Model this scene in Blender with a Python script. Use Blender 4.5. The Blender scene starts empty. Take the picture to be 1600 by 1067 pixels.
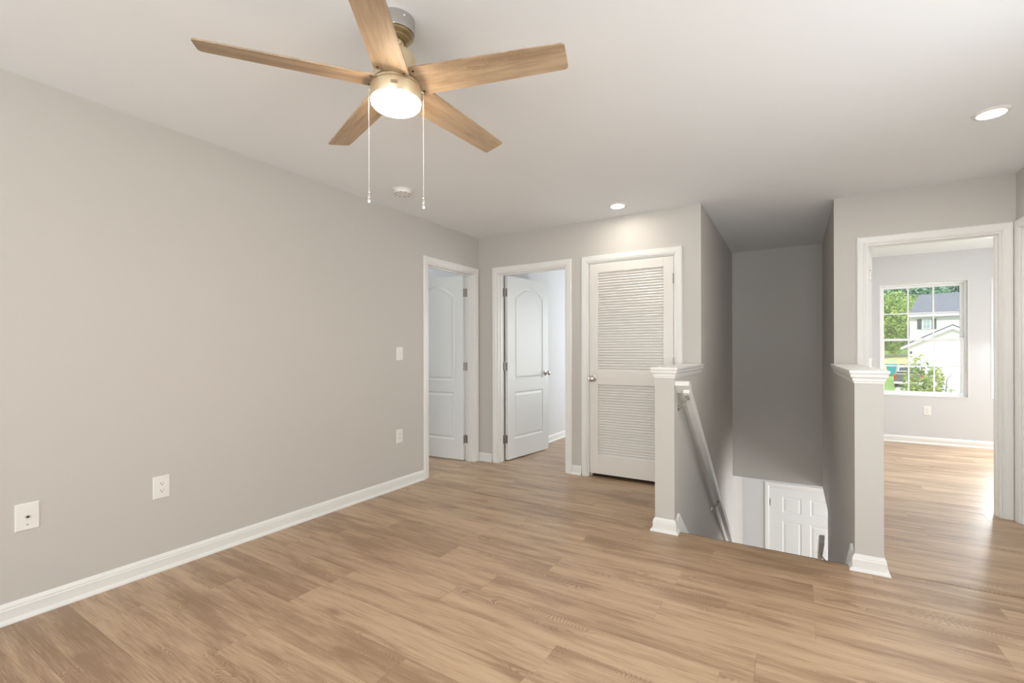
import bpy, bmesh, math, random
from mathutils import Vector, Matrix
R = math.radians
random.seed(7)
C = bpy.context.scene.collection
# ------------------------------------------------------------------ camera
cd = bpy.data.cameras.new('camera'); cam = bpy.data.objects.new('camera', cd); C.objects.link(cam)
bpy.context.scene.camera = cam
cd.sensor_width = 36; cd.lens = 721.3 / 1600 * 36; cd.shift_y = 15.95 / 1600; cd.clip_end = 500
cam.matrix_world = Matrix.Translation((2.9656, 0, 1.1921)) @ Matrix.Rotation(.5484, 4, 'Z') @ Matrix.Rotation(R(90), 4, 'X') @ Matrix.Rotation(-.0024, 4, 'Z')
vs = bpy.context.scene.view_settings
vs.view_transform = 'Standard'; vs.look = 'None'; vs.gamma = 1; vs.use_curve_mapping = False; vs.exposure = 0.0
# ------------------------------------------------------------------ world, sun, daylight through windows, added fill lights
w = bpy.data.worlds.new('sky'); bpy.context.scene.world = w; w.use_nodes = True
nt = w.node_tree; bg = nt.nodes['Background']
tc = nt.nodes.new('ShaderNodeTexCoord'); sx = nt.nodes.new('ShaderNodeSeparateXYZ'); cr = nt.nodes.new('ShaderNodeValToRGB')
nt.links.new(tc.outputs['Generated'], sx.inputs[0]); nt.links.new(sx.outputs['Z'], cr.inputs[0]); nt.links.new(cr.outputs[0], bg.inputs[0])
cr.color_ramp.elements[0].color = (.90, .95, 1, 1); cr.color_ramp.elements[1].color = (.62, .79, 1, 1)
bg.inputs[1].default_value = 1.15
sd = bpy.data.lights.new('sun', 'SUN'); sd.energy = 2.7; sd.angle = R(1.5); sd.color = (1, .96, .88)
sun = bpy.data.objects.new('sun', sd); C.objects.link(sun)
sun.rotation_euler = Vector((.25, .8, -.8)).to_track_quat('-Z', 'Y').to_euler()
def area(name, loc, direction, sx_, sy_, power, col=(1, 1, 1)):
    l = bpy.data.lights.new(name, 'AREA'); l.shape = 'RECTANGLE'; l.size = sx_; l.size_y = sy_; l.energy = power; l.color = col
    o = bpy.data.objects.new(name, l); C.objects.link(o); o.location = loc
    o.rotation_euler = Vector(direction).to_track_quat('-Z', 'Y').to_euler()
    return o
DAY = (.94, .98, .995)
area('daylight_back_window_one', (1.1, -1.75, 1.35), (0, 1, .30), 1.5, 1.4, 18, DAY)
area('daylight_back_window_two', (3.2, -1.75, 1.35), (-.03, 1, .03), 1.5, 1.4, 58, DAY)
area('fill_light_right', (4.26, 1.5, 1.35), (-1, .25, .2), 1.7, 1.4, 24, DAY)  # unseen light added to even out the brightness of the main room
area('fill_light_bedroom_side', (6.25, 5.7, 1.35), (-1, 0, -.6), 1.3, 1.4, 52, DAY)  # added lamp before the solid side wall, brightens the front bedroom
area('daylight_bedroom_second_window', (5.46, 7.78, 1.34), (0, -1, -.6), .8, 1.4, 84, DAY)
area('daylight_back_bedroom_window', (2.1, 6.6, 1.3), (-1, 0, 0), 1.4, 1.4, 44, DAY)
area('fill_light_side_bedroom', (-3.1, 3.2, 1.35), (1, 0, 0), 1.4, 1.4, 50, DAY)  # out-of-view lamp put in to light the left room and its open door
area('daylight_lower_hall', (6.3, 5.7, -1.6), (-1, 0, 0), 2.6, 1.9, 130, (.93, .97, 1))

# ------------------------------------------------------------------ materials
def mat(name, col, rough=.5, metal=0, bump=0, bscale=200, var=0, vscale=3, coat=0, spec=.5):
    m = bpy.data.materials.new(name); m.use_nodes = True; n = m.node_tree; b = n.nodes['Principled BSDF']
    b.inputs['Base Color'].default_value = (*col, 1); b.inputs['Roughness'].default_value = rough; b.inputs['Metallic'].default_value = metal
    b.inputs['Specular IOR Level'].default_value = spec
    if coat: b.inputs['Coat Weight'].default_value = coat; b.inputs['Coat Roughness'].default_value = .2
    t = n.nodes.new('ShaderNodeTexCoord')
    no = n.nodes.new('ShaderNodeTexNoise'); no.inputs['Scale'].default_value = vscale; no.inputs['Detail'].default_value = 3
    n.links.new(t.outputs['Object'], no.inputs['Vector'])
    mx = n.nodes.new('ShaderNodeMix'); mx.data_type = 'RGBA'
    mx.inputs[6].default_value = (*[c * (1 - var) for c in col], 1); mx.inputs[7].default_value = (*[min(1, c * (1 + var)) for c in col], 1)
    n.links.new(no.outputs[0], mx.inputs[0]); n.links.new(mx.outputs[2], b.inputs['Base Color'])
    if bump:
        nb = n.nodes.new('ShaderNodeTexNoise'); nb.inputs['Scale'].default_value = bscale; nb.inputs['Detail'].default_value = 2
        n.links.new(t.outputs['Object'], nb.inputs['Vector'])
        bp = n.nodes.new('ShaderNodeBump'); bp.inputs['Strength'].default_value = bump; bp.inputs['Distance'].default_value = .001
        n.links.new(nb.outputs[0], bp.inputs['Height']); n.links.new(bp.outputs[0], b.inputs['Normal'])
    return m
def s2l(*c): return tuple((x / 255 / 12.92) if x / 255 < .04045 else ((x / 255 + .055) / 1.055) ** 2.4 for x in c)
M = {}
M['wall'] = mat('painted_drywall', s2l(200, 196, 190), .62, bump=.25, bscale=260, var=.012, vscale=1.2, spec=.35)
M['wall_cool'] = mat('painted_drywall_bedroom', s2l(213, 213, 214), .65, bump=.2, bscale=260, var=.01, spec=.3)
M['ceiling'] = mat('ceiling_paint', s2l(240, 242, 244), .8, bump=.15, bscale=180, var=.012, vscale=2, spec=.2)
M['trim'] = mat('white_trim_paint', s2l(232, 231, 227), .32, var=.008, vscale=5)
M['door'] = mat('white_door_paint', s2l(228, 229, 227), .38, bump=.12, bscale=120, var=.008)
M['louver'] = mat('louver_door_paint', s2l(230, 226, 220), .38, var=.008)
M['plate'] = mat('white_plastic', s2l(236, 234, 230), .3, var=.005)
M['dark'] = mat('dark_slot', (.012, .011, .01), .6)
M['nickel'] = mat('satin_nickel', (.40, .38, .355), .32, 1, var=.03, vscale=60)
M['chrome'] = mat('polished_nickel', (.72, .70, .67), .12, 1, var=.02)
M['champagne'] = mat('brushed_champagne_nickel', s2l(222, 204, 172), .36, .7, var=.05, vscale=80)
M['canopy'] = mat('canopy_nickel', (.55, .54, .52), .22, 1, var=.02)
M['ring'] = mat('aged_brass_ring', s2l(176, 160, 126), .3, .9)
M['rubber'] = mat('dark_gap', (.02, .018, .015), .8)
M['vinyl'] = mat('white_vinyl', s2l(240, 241, 243), .35, var=.004)
def emis(name, col, st):
    m = bpy.data.materials.new(name); m.use_nodes = True; b = m.node_tree.nodes['Principled BSDF']
    b.inputs['Base Color'].default_value = (.9, .9, .88, 1); b.inputs['Emission Color'].default_value = (*col, 1); b.inputs['Emission Strength'].default_value = st
    return m
M['fan_lamp'] = emis('frosted_lamp_glass', (1, .80, .58), 75)
M['can_lamp'] = emis('downlight_lens', (1, .93, .83), 100)
M['can_lamp_bright'] = emis('downlight_lens_bright', (1, .94, .86), 330)
def glass():
    m = bpy.data.materials.new('window_glass'); m.use_nodes = True; n = m.node_tree; n.nodes.clear()
    o = n.nodes.new('ShaderNodeOutputMaterial'); mx = n.nodes.new('ShaderNodeMixShader'); t = n.nodes.new('ShaderNodeBsdfTransparent'); g = n.nodes.new('ShaderNodeBsdfGlossy')
    g.inputs['Roughness'].default_value = .02; t.inputs[0].default_value = (.96, .98, .98, 1)
    mx.inputs[0].default_value = .06; n.links.new(t.outputs[0], mx.inputs[1]); n.links.new(g.outputs[0], mx.inputs[2]); n.links.new(mx.outputs[0], o.inputs[0])
    return m
M['glass'] = glass()
def wood(name, light, mid, dark, rough, stretch=1.0, per_object=True, coat=.0, grain=1.0):
    """long-grain oak: broad tone bands, cathedral rings, fine pores, sparse knots; grain runs along local X"""
    m = bpy.data.materials.new(name); m.use_nodes = True; n = m.node_tree; N = n.nodes; L = n.links; b = N['Principled BSDF']
    def nd(t, **k):
        x = N.new(t)
        for a, v in k.items(): setattr(x, a, v)
        return x
    def math_(op, a, bb=None, cl=False):
        x = nd('ShaderNodeMath', operation=op, use_clamp=cl)
        for i, v in enumerate((a, bb)):
            if v is None: continue
            if isinstance(v, (int, float)): x.inputs[i].default_value = v
            else: L.new(v, x.inputs[i])
        return x.outputs[0]
    t = nd('ShaderNodeTexCoord'); oi = nd('ShaderNodeObjectInfo')
    rnd = oi.outputs['Random']
    off = nd('ShaderNodeCombineXYZ'); L.new(math_('MULTIPLY', rnd, 37.0), off.inputs[0]); L.new(math_('MULTIPLY', rnd, 91.0), off.inputs[1]); L.new(math_('MULTIPLY', rnd, 13.0), off.inputs[2])
    p = nd('ShaderNodeVectorMath', operation='ADD'); L.new(t.outputs['Object'], p.inputs[0]); L.new(off.outputs[0], p.inputs[1])
    def scaled(s):
        v = nd('ShaderNodeVectorMath', operation='MULTIPLY'); L.new(p.outputs[0], v.inputs[0]); v.inputs[1].default_value = s; return v.outputs[0]
    def noise(s, det=3, rough_=.55, dist=0):
        x = nd('ShaderNodeTexNoise'); x.inputs['Scale'].default_value = 1; x.inputs['Detail'].default_value = det; x.inputs['Roughness'].default_value = rough_; x.inputs['Distortion'].default_value = dist
        L.new(scaled(s), x.inputs['Vector']); return x.outputs[0]
    S = stretch
    broad = noise((1.3 * S, 9 * S, 3), 3)
    band = noise((2.2 * S, 34 * S, 9), 4, .6, .3)
    fine = noise((9 * S, 300 * S, 60), 3)
    warp = noise((1.5 * S, 6.0 * S, 2), 2, .5)
    # cathedral rings : sine of warped cross coordinate
    sp = nd('ShaderNodeSeparateXYZ'); L.new(p.outputs[0], sp.inputs[0])
    ph = math_('ADD', math_('MULTIPLY', sp.outputs[1], 60.0 * S), math_('MULTIPLY', warp, 620.0))
    ring = math_('ADD', math_('MULTIPLY', math_('SINE', ph), .5), .5)
    ring = math_('POWER', ring, 2.0)
    mask = nd('ShaderNodeMapRange'); mask.inputs[1].default_value = .50; mask.inputs[2].default_value = .64; L.new(noise((1.6 * S, 7 * S, 5), 2), mask.inputs[0])
    ringm = math_('MULTIPLY', ring, mask.outputs[0])
    # knots
    vo = nd('ShaderNodeTexVoronoi'); vo.feature = 'F1'; vo.inputs['Scale'].default_value = 1; L.new(scaled((1.7 * S, 4.2 * S, .01)), vo.inputs['Vector'])
    kn = nd('ShaderNodeMapRange'); kn.inputs[1].default_value = .0; kn.inputs[2].default_value = .13; kn.inputs[3].default_value = 1; kn.inputs[4].default_value = 0; L.new(vo.outputs['Distance'], kn.inputs[0])
    knot = math_('ADD', math_('MULTIPLY', kn.outputs[0], .40), math_('MULTIPLY', math_('POWER', kn.outputs[0], 6.0), 1.1))
    v = math_('ADD', math_('ADD', math_('MULTIPLY', broad, .42), .13), math_('MULTIPLY', band, .34))
    cr1 = nd('ShaderNodeValToRGB'); e = cr1.color_ramp.elements
    e[0].position = .34; e[0].color = (*dark, 1); e[1].position = .74; e[1].color = (*light, 1); em = e.new(.52); em.color = (*mid, 1)
    v = math_('SUBTRACT', v, math_('ADD', math_('MULTIPLY', ringm, .15 * grain), math_('MULTIPLY', mask.outputs[0], .03 * grain)))
    v = math_('SUBTRACT', v, math_('MULTIPLY', knot, .30 * grain))
    v = math_('SUBTRACT', v, math_('MULTIPLY', math_('SUBTRACT', (.6), fine, True), .45 * grain))
    if per_object: v = math_('ADD', v, math_('MULTIPLY', math_('SUBTRACT', math_('FRACT', math_('MULTIPLY', rnd, 7.31)), .5), .09))
    L.new(v, cr1.inputs[0]); L.new(cr1.outputs[0], b.inputs['Base Color'])
    b.inputs['Roughness'].default_value = rough
    if coat: b.inputs['Coat Weight'].default_value = coat; b.inputs['Coat Roughness'].default_value = .28
    bp = nd('ShaderNodeBump'); bp.inputs['Strength'].default_value = .25; bp.inputs['Distance'].default_value = .0006
    L.new(math_('SUBTRACT', math_('MULTIPLY', fine, .8), math_('MULTIPLY', ringm, .6)), bp.inputs['Height']); L.new(bp.outputs[0], b.inputs['Normal'])
    return m
M['floor'] = wood('oak_vinyl_plank', s2l(210, 184, 156), s2l(191, 163, 133), s2l(150, 121, 95), .34)
M['blade'] = wood('fan_blade_oak', s2l(206, 184, 156), s2l(186, 163, 135), s2l(152, 129, 103), .5, 1.6, True, 0, .8)

# ------------------------------------------------------------------ mesh helpers
def wpos(o):
    v = Vector((0, 0, 0))
    while o is not None: v += o.location; o = o.parent
    return v
class MB:
    def __init__(s): s.v = []; s.f = []
    def add(s, v, f):
        k = len(s.v); s.v += [tuple(x) for x in v]; s.f += [tuple(i + k for i in q) for q in f]; return s
    def box(s, a, b):
        x0, y0, z0 = [min(p, q) for p, q in zip(a, b)]; x1, y1, z1 = [max(p, q) for p, q in zip(a, b)]
        return s.add([(x0, y0, z0), (x1, y0, z0), (x1, y1, z0), (x0, y1, z0), (x0, y0, z1), (x1, y0, z1), (x1, y1, z1), (x0, y1, z1)],
                     [(0, 3, 2, 1), (4, 5, 6, 7), (0, 1, 5, 4), (1, 2, 6, 5), (2, 3, 7, 6), (3, 0, 4, 7)])
    def loft(s, loops, cap0=True, cap1=True, closed=True):
        n = len(loops[0]); k = len(s.v)
        for l in loops: s.v += [tuple(p) for p in l]
        for i in range(len(loops) - 1):
            for j in range(n if closed else n - 1):
                a = k + i * n + j; b = k + i * n + (j + 1) % n
                s.f.append((a, b, b + n, a + n))
        if cap0: s.f.append(tuple(k + j for j in reversed(range(n))))
        if cap1: s.f.append(tuple(k + (len(loops) - 1) * n + j for j in range(n)))
        return s
    def lathe(s, prof, c=(0, 0, 0), axis='z', n=48, cap=True):
        loops = []
        for r, h in prof:
            l = []
            for i in range(n):
                a = 2 * math.pi * i / n; x, y = r * math.cos(a), r * math.sin(a)
                p = {'z': (x, y, h), 'x': (h, x, y), 'y': (y, h, x)}[axis]
                l.append((p[0] + c[0], p[1] + c[1], p[2] + c[2]))
            loops.append(l)
        return s.loft(loops, cap, cap)
    def tube(s, pts, r, n=10):
        pts = [Vector(p) for p in pts]; loops = []
        for i, p in enumerate(pts):
            d = (pts[min(i + 1, len(pts) - 1)] - pts[max(i - 1, 0)]).normalized()
            u = d.cross(Vector((0, 0, 1)) if abs(d.z) < .95 else Vector((1, 0, 0))).normalized(); w_ = d.cross(u)
            rr = r[i] if isinstance(r, (list, tuple)) else r
            loops.append([p + rr * (math.cos(2 * math.pi * j / n) * u + math.sin(2 * math.pi * j / n) * w_) for j in range(n)])
        return s.loft(loops)
    def sphere(s, c, r, n=16, m=10, sc=(1, 1, 1)):
        return s.lathe([(r * math.sin(math.pi * i / m) * 1.0 + 1e-5, -r * sc[2] * math.cos(math.pi * i / m)) for i in range(m + 1)], c, 'z', n)
    def build(s, name, m, parent=None, world=True, smooth=False, bevel=0, loc=None):
        me = bpy.data.meshes.new(name)
        off = (wpos(parent) if parent is not None else Vector((0, 0, 0))) if world else Vector((0, 0, 0))
        if loc is not None:
            off = Vector(loc)
        me.from_pydata([Vector(p) - off for p in s.v], [], s.f); me.update()
        bm = bmesh.new(); bm.from_mesh(me); bmesh.ops.recalc_face_normals(bm, faces=bm.faces); bm.to_mesh(me); bm.free()
        o = bpy.data.objects.new(name, me); C.objects.link(o); me.materials.append(m)
        if parent is not None:
            o.parent = parent
            if loc is not None: o.location = Vector(loc) - (wpos(parent) if world else Vector((0, 0, 0)))
        elif loc is not None: o.location = loc
        if smooth:
            for p in me.polygons: p.use_smooth = True
            es = o.modifiers.new('edge', 'EDGE_SPLIT'); es.split_angle = R(35)
        if bevel:
            bv = o.modifiers.new('bevel', 'BEVEL'); bv.width = bevel; bv.segments = 2; bv.limit_method = 'ANGLE'; bv.angle_limit = R(40)
        return o
def tag(o, label=None, cat=None, group=None, kind=None):
    if label: o['label'] = label
    if cat: o['category'] = cat
    if group: o['group'] = group
    if kind: o['kind'] = kind
    return o
def empty(name, loc, rz=0):
    o = bpy.data.objects.new(name, None); C.objects.link(o); o.location = loc; o.rotation_euler = (0, 0, rz); o.empty_display_size = .1; return o
def struct(name, mb, m, label, cat, **k): return tag(mb.build(name, m, **k), label, cat, kind='structure')

H = 2.44; LZ = -2.83
CX = 2.297; SX = 3.247; FB = 4.154; FR = 4.62; FY = 6.465; WX = 4.30; FW = 7.80; T = .115; BY = -1.8
DH = 2.04
# ------------------------------------------------------------------ shell
def grid_wall(axis, c0, c1, a0, a1, z0, z1, openings):
    """wall slab across axis ('x': plane x=const; 'y': plane y=const) with rectangular openings (a0,a1,z0,z1)"""
    A = sorted({a0, a1, *[o[0] for o in openings], *[o[1] for o in openings]}); Z = sorted({z0, z1, *[o[2] for o in openings], *[o[3] for o in openings]})
    A = [a for a in A if a0 <= a <= a1]; Z = [z for z in Z if z0 <= z <= z1]
    v = {}; mb = MB()
    def solid(i, j):
        if i < 0 or j < 0 or i >= len(A) - 1 or j >= len(Z) - 1: return False
        a = (A[i] + A[i + 1]) / 2; z = (Z[j] + Z[j + 1]) / 2
        return not any(o[0] < a < o[1] and o[2] < z < o[3] for o in openings)
    def P(i, j, c):
        k = (i, j, c)
        if k not in v:
            v[k] = len(mb.v); mb.v.append((c, A[i], Z[j]) if axis == 'x' else (A[i], c, Z[j]))
        return v[k]
    for i in range(len(A) - 1):
        for j in range(len(Z) - 1):
            if not solid(i, j): continue
            for c in (c0, c1): mb.f.append((P(i, j, c), P(i + 1, j, c), P(i + 1, j + 1, c), P(i, j + 1, c)))
            for (di, dj, e) in ((-1, 0, ((0, 0), (0, 1))), (1, 0, ((1, 0), (1, 1))), (0, -1, ((0, 0), (1, 0))), (0, 1, ((0, 1), (1, 1)))):
                if not solid(i + di, j + dj):
                    (p, q), (r_, s_) = e
                    mb.f.append((P(i + p, j + q, c0), P(i + r_, j + s_, c0), P(i + r_, j + s_, c1), P(i + p, j + q, c1)))
    return mb
oA = (3.32, 4.072, -.1, DH); oB = (.243, 1.055, -.1, DH); oC = (1.278, 2.088, -.1, DH); oR = (3.455, 4.228, -.1, DH); oD = (3.78, 4.54, -.1, DH)
W = M['wall']; WC = M['wall_cool']
struct('wall_left', grid_wall('x', -T, 0, BY - T, FB + T, -.1, H, [oA]), W, 'long greige left wall with doorway near the far corner', 'wall')
struct('wall_back', grid_wall('y', FB, FB + T, 0, CX - T, -.1, H, [oB, oC]), W, 'greige end wall with the open doorway and louvered closet', 'wall')
struct('wall_hall_end', grid_wall('y', FR, FR + T, SX + .125, WX + T, -.1, H, [oR]), W, 'greige wall around the doorway to the bright front bedroom', 'wall')
struct('wall_right', grid_wall('x', WX, WX + T, BY - T, FR, -.1, H, [oD, (.65, 2.35, .65, 2.05)]), W, 'greige wall at the right frame edge with a cased door', 'wall')  # the hidden opening is cut for the added fill light on the right
struct('wall_behind', grid_wall('y', BY - T, BY, 0, WX, -.1, H, [(.3, 1.9, .6, 2.1), (2.4, 4.0, .6, 2.1)]), W, 'greige wall behind the camera with two windows', 'wall')
struct('wall_stair_left', grid_wall('x', CX - T, CX, 3.19, FW, LZ - .1, H, [(3.0, FB, -.005, 3)]), W, 'tall greige left wall of the stairwell carrying the handrail', 'wall')
struct('wall_stair_far', MB().box((CX, FY, -.39), (SX, FY + T, H)), W, 'dark grey bulkhead wall hanging over the stair foot', 'wall')
struct('wall_stair_right', grid_wall('x', SX, SX + .125, 3.19, FW, LZ - .1, H, [(5.52, FW, -3.2, -.39), (3.0, FR, -.005, 3)]), W, 'greige right wall of the stairwell ending above open lower hall', 'wall')
struct('wall_front', grid_wall('y', FW, FW + .14, -3.4, 6.6, LZ - .1, H, [(2.65, 3.565, LZ, -.795), (3.938, 4.806, .607, 2.070), (5.005, 5.873, .607, 2.070)]), WC, 'pale front wall with the bedroom windows and entry door below', 'wall')
# rooms beyond
struct('wall_bedroom_side', grid_wall('x', 6.3, 6.3 + T, 4.6, FW, -.1, H, []), WC, 'pale side wall of the front bedroom', 'wall')
struct('wall_bedroom_rear', MB().box((WX + T, FR + .01, -.1), (6.3, FR + T, H)), WC, 'pale rear wall of the front bedroom', 'wall')
struct('wall_back_bedroom_left', MB().box((.209 - .1, FB + T, -.1), (.209, FW, H)), WC, 'bright white wall seen behind the arch-top door', 'wall')
struct('wall_closet', MB().box((1.14, FB + T, -.1), (1.2, 4.85, H)).box((1.2, 4.80, -.1), (CX - T, 4.85, H)), WC, 'closet partition behind the louvered door', 'wall')
struct('wall_side_bedroom_far', MB().box((-3.3, 4.75, -.1), (.1, 4.85, H)).box((-3.3, 1.2, -.1), (-3.2, 4.75, H)).box((-3.2, 1.2, -.1), (-T, 1.3, H)), WC, 'grey walls of the room beyond the left doorway', 'wall')
struct('wall_lower_hall', MB().box((6.5, 3.0, LZ), (6.6, FW, -.39)).box((SX + .125, 3.0, LZ), (6.5, 3.1, -.39)), W, 'walls of the lower living area', 'wall')
struct('ceiling', MB().box((-3.4, BY - T, H), (6.6, FW + .14, H + .12)), M['ceiling'], 'flat white ceiling running over room and stairwell', 'ceiling')
# floor sub-base and slabs
fb = MB()
fb.box((0, BY, -.30), (CX - .02, FB, -.0075)).box((CX - .02, BY, -.30), (SX + .02, 3.1695, -.0075)).box((SX + .02, BY, -.30), (WX, FR, -.0075))
floor = struct('floor', fb, M['dark'], 'brown oak-look plank floor of the main room', 'floor')
fl2 = struct('floor', MB().box((SX + .125, FR + .0, -.30), (6.3, FW, -.0075)), M['dark'], 'pale sunlit plank floor of the front bedroom', 'floor')
fl3 = struct('floor', MB().box((.109, FB, -.30), (CX - T, FW, -.0075)), M['dark'], 'plank floor through the doorway beside the closet', 'floor')
fl4 = struct('floor', MB().box((-3.2, 1.3, -.30), (0, 4.75, -.0075)), M['dark'], 'plank floor through the left doorway', 'floor')
struct('ceiling', MB().box((CX, FY + T, -.39), (SX, FW, -.33)).box((SX + .125, 3.1, -.39), (6.5, FW, -.33)), M['ceiling'], 'lower hall ceiling below the bulkhead', 'ceiling')
struct('floor', MB().box((CX, 3.1, LZ - .1), (6.5, FW, LZ)), M['floor'], 'floor of the lower entry hall', 'floor')

# ------------------------------------------------------------------ planks
PW = .1855; PL = 1.22
plank_cache = {}
def plank(parent, x0, x1, y0, y1, zt=0):
    L_, W_ = round(x1 - x0, 4), round(y1 - y0, 4)
    if L_ < .02 or W_ < .01: return
    key = (L_, W_)
    if key not in plank_cache:
        a, b, c, g = L_ / 2 - .00015, W_ / 2 - .00015, .0008, .0075
        me = bpy.data.meshes.new('plank')
        me.from_pydata([(-a, -b, -g), (a, -b, -g), (a, b, -g), (-a, b, -g), (-a, -b, -c), (a, -b, -c), (a, b, -c), (-a, b, -c),
                        (-a + c, -b + c, 0), (a - c, -b + c, 0), (a - c, b - c, 0), (-a + c, b - c, 0)], [],
                       [(0, 1, 5, 4), (1, 2, 6, 5), (2, 3, 7, 6), (3, 0, 4, 7), (4, 5, 9, 8), (5, 6, 10, 9), (6, 7, 11, 10), (7, 4, 8, 11), (8, 9, 10, 11), (3, 2, 1, 0)])
        me.materials.append(M['floor']); plank_cache[key] = me
    o = bpy.data.objects.new('plank', plank_cache[key]); C.objects.link(o); o.parent = parent
    o.location = ((x0 + x1) / 2, (y0 + y1) / 2, zt)
known = {2.065: 1.21, 2.2505: .60, 2.436: 1.225, 2.6215: .605, 2.807: .115, 1.1375: .454, 1.323: .9, .952: 1.0}
def lay(parent, X0, X1, Y0, Y1, seed=1):
    rr = random.Random(seed)
    k0 = math.floor((Y0 - 2.25) / PW) - 1; y = 2.25 + k0 * PW
    while y < Y1 - 1e-4:
        a, b = max(y, Y0), min(y + PW, Y1)
        st = None
        for kk, s_ in known.items():
            if abs(kk - .0005 * 0 - y) < .004 or abs(kk - y) < .02: st = s_
        if st is None: st = random.Random(int(round(y * 1000)) * 7 + 3).uniform(0, PL)
        if b - a > .01:
            x = st - PL * (math.ceil((st - X0) / PL) + 1)
            while x < X1:
                p, q = max(x, X0), min(x + PL, X1)
                if q - p > .02: plank(parent, p, q, a, b)
                x += PL
        y += PW
lay(floor, 0, WX, -.72, 3.1695)
lay(floor, 0, CX, 3.1775, FB)
lay(floor, SX, WX, 3.1775, FR)
lay(floor, .3, 1.1, FB, FB)   # nothing: doorway flooring belongs to the next room
lay(fl3, .209, 1.14, FB, FW)
lay(fl3, 1.2, CX - T, FB, 4.8)
lay(fl4, -1.6, 0, 3.2, 4.75)
lay(fl2, SX + .125, 6.3, FR, FW)
mbx = MB().box((0, BY, -.0075), (WX, -.7212, -.0002)); o = mbx.build('floor_boards', M['floor'], floor); o['kind'] = 'stuff'
# stair nosing strip
MB().box((CX, 3.155, -.034), (SX, 3.1775 + .012, -.004)).build('stair_nosing', M['rubber'], floor, bevel=.004)

# ------------------------------------------------------------------ profiles
BASE = [(0, 0), (.013, 0), (.013, .060), (.011, .066), (.011, .071), (.008, .077), (.004, .083), (.0, .088)]
SHOE = [(.0125, 0), (.027, 0), (.0268, .005), (.0245, .011), (.0205, .0155), (.0165, .0185), (.0125, .0195)]
def run_profile(prof, p0, p1, nrm, z=0, m0=0, m1=0):
    """extrude a (depth,height) profile from p0 to p1 on a wall whose outward normal is nrm; m0/m1 = mitre shift per unit depth along the run"""
    p0, p1, nrm = Vector((*p0, 0)), Vector((*p1, 0)), Vector((*nrm, 0)); d = (p1 - p0).normalized()
    l0 = [p0 + nrm * a + d * (m0 * a) + Vector((0, 0, z + h)) for a, h in prof]
    l1 = [p1 + nrm * a + d * (m1 * a) + Vector((0, 0, z + h)) for a, h in prof]
    return [l0, l1]
def baseboard(name, runs, label, z=0):
    mb = MB(); ms = MB()
    for (p0, p1, n_, m0, m1) in runs:
        mb.loft(run_profile(BASE, p0, p1, n_, z, m0, m1)); ms.loft(run_profile(SHOE, p0, p1, n_, z, m0, m1))
    o = struct(name, mb, M['trim'], label, 'baseboard')
    ms.build('shoe_moulding', M['trim'], o)
    return o
baseboard('baseboard_left', [((0, BY), (0, 3.258), (1, 0), 0, 0)], 'white baseboard along the long left wall')
baseboard('baseboard_corner', [((0, FB), (.178, FB), (0, -1), 0, 0)], 'short white baseboard in the corner between the two doorways')
baseboard('baseboard_back', [((1.115, FB), (1.214, FB), (0, -1), 0, 0)], 'short white baseboard between doorway and louvered door')
baseboard('baseboard_closet_side', [((2.152, FB), (CX - .125, FB), (0, -1), 0, 0)], 'white baseboard right of the louvered door')
baseboard('baseboard_bedroom', [((SX + .125, FW), (6.3, FW), (0, -1), 0, 0)], 'white baseboard under the bedroom window')
baseboard('baseboard_back_bedroom', [((.209, FB + T), (.209, FW), (1, 0), 0, 0)], 'white baseboard on the bright wall behind the arch-top door')
baseboard('baseboard_hall_end', [((SX + .125, FR), (3.393, FR), (0, -1), 0, 0), ((4.289, FR), (WX, FR), (0, -1), 0, 0)], 'white baseboard bits beside the bedroom doorway')
baseboard('baseboard_right', [((WX, BY), (WX, 3.716), (-1, 0), 0, 0)], 'white baseboard on the right wall')
baseboard('baseboard_side_bedroom', [((-3.2, 4.75), (-T, 4.75), (0, -1), 0, 0)], 'white baseboard in the left room')
baseboard('baseboard_lower', [((CX, FW), (2.588, FW), (0, -1), 0, 0)], 'white baseboard beside the lower entry door', z=LZ)

# casing : profile (distance from inner edge, depth)
CAS = [(0, 0), (0, .009), (.004, .012), (.010, .012), (.016, .015), (.030, .0165), (.046, .0175), (.052, .0175), (.057, .014), (.060, .010), (.060, 0)]
def casing(axis, plane, nrm, a0, a1, z0, z1, parent, name='casing', four=False, mt='trim'):
    mb = MB(); loops = []
    for e, d in CAS:
        c = plane + nrm * d
        pts = [(a0 - e, z0 - (e if four else 0)), (a0 - e, z1 + e), (a1 + e, z1 + e), (a1 + e, z0 - (e if four else 0))]
        loops.append([(c, a, z) if axis == 'x' else (a, c, z) for a, z in pts])
    n = len(loops); k = 0
    mb.v = [p for l in loops for p in l]
    segs = [(0, 1), (1, 2), (2, 3)] + ([(3, 0)] if four else [])
    for i in range(n):
        j = (i + 1) % n
        for p, q in segs: mb.f.append((i * 4 + p, i * 4 + q, j * 4 + q, j * 4 + p))
    if not four:
        mb.f.append(tuple(i * 4 for i in range(n))); mb.f.append(tuple(i * 4 + 3 for i in reversed(range(n))))
    return mb.build(name, M[mt], parent)
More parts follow.
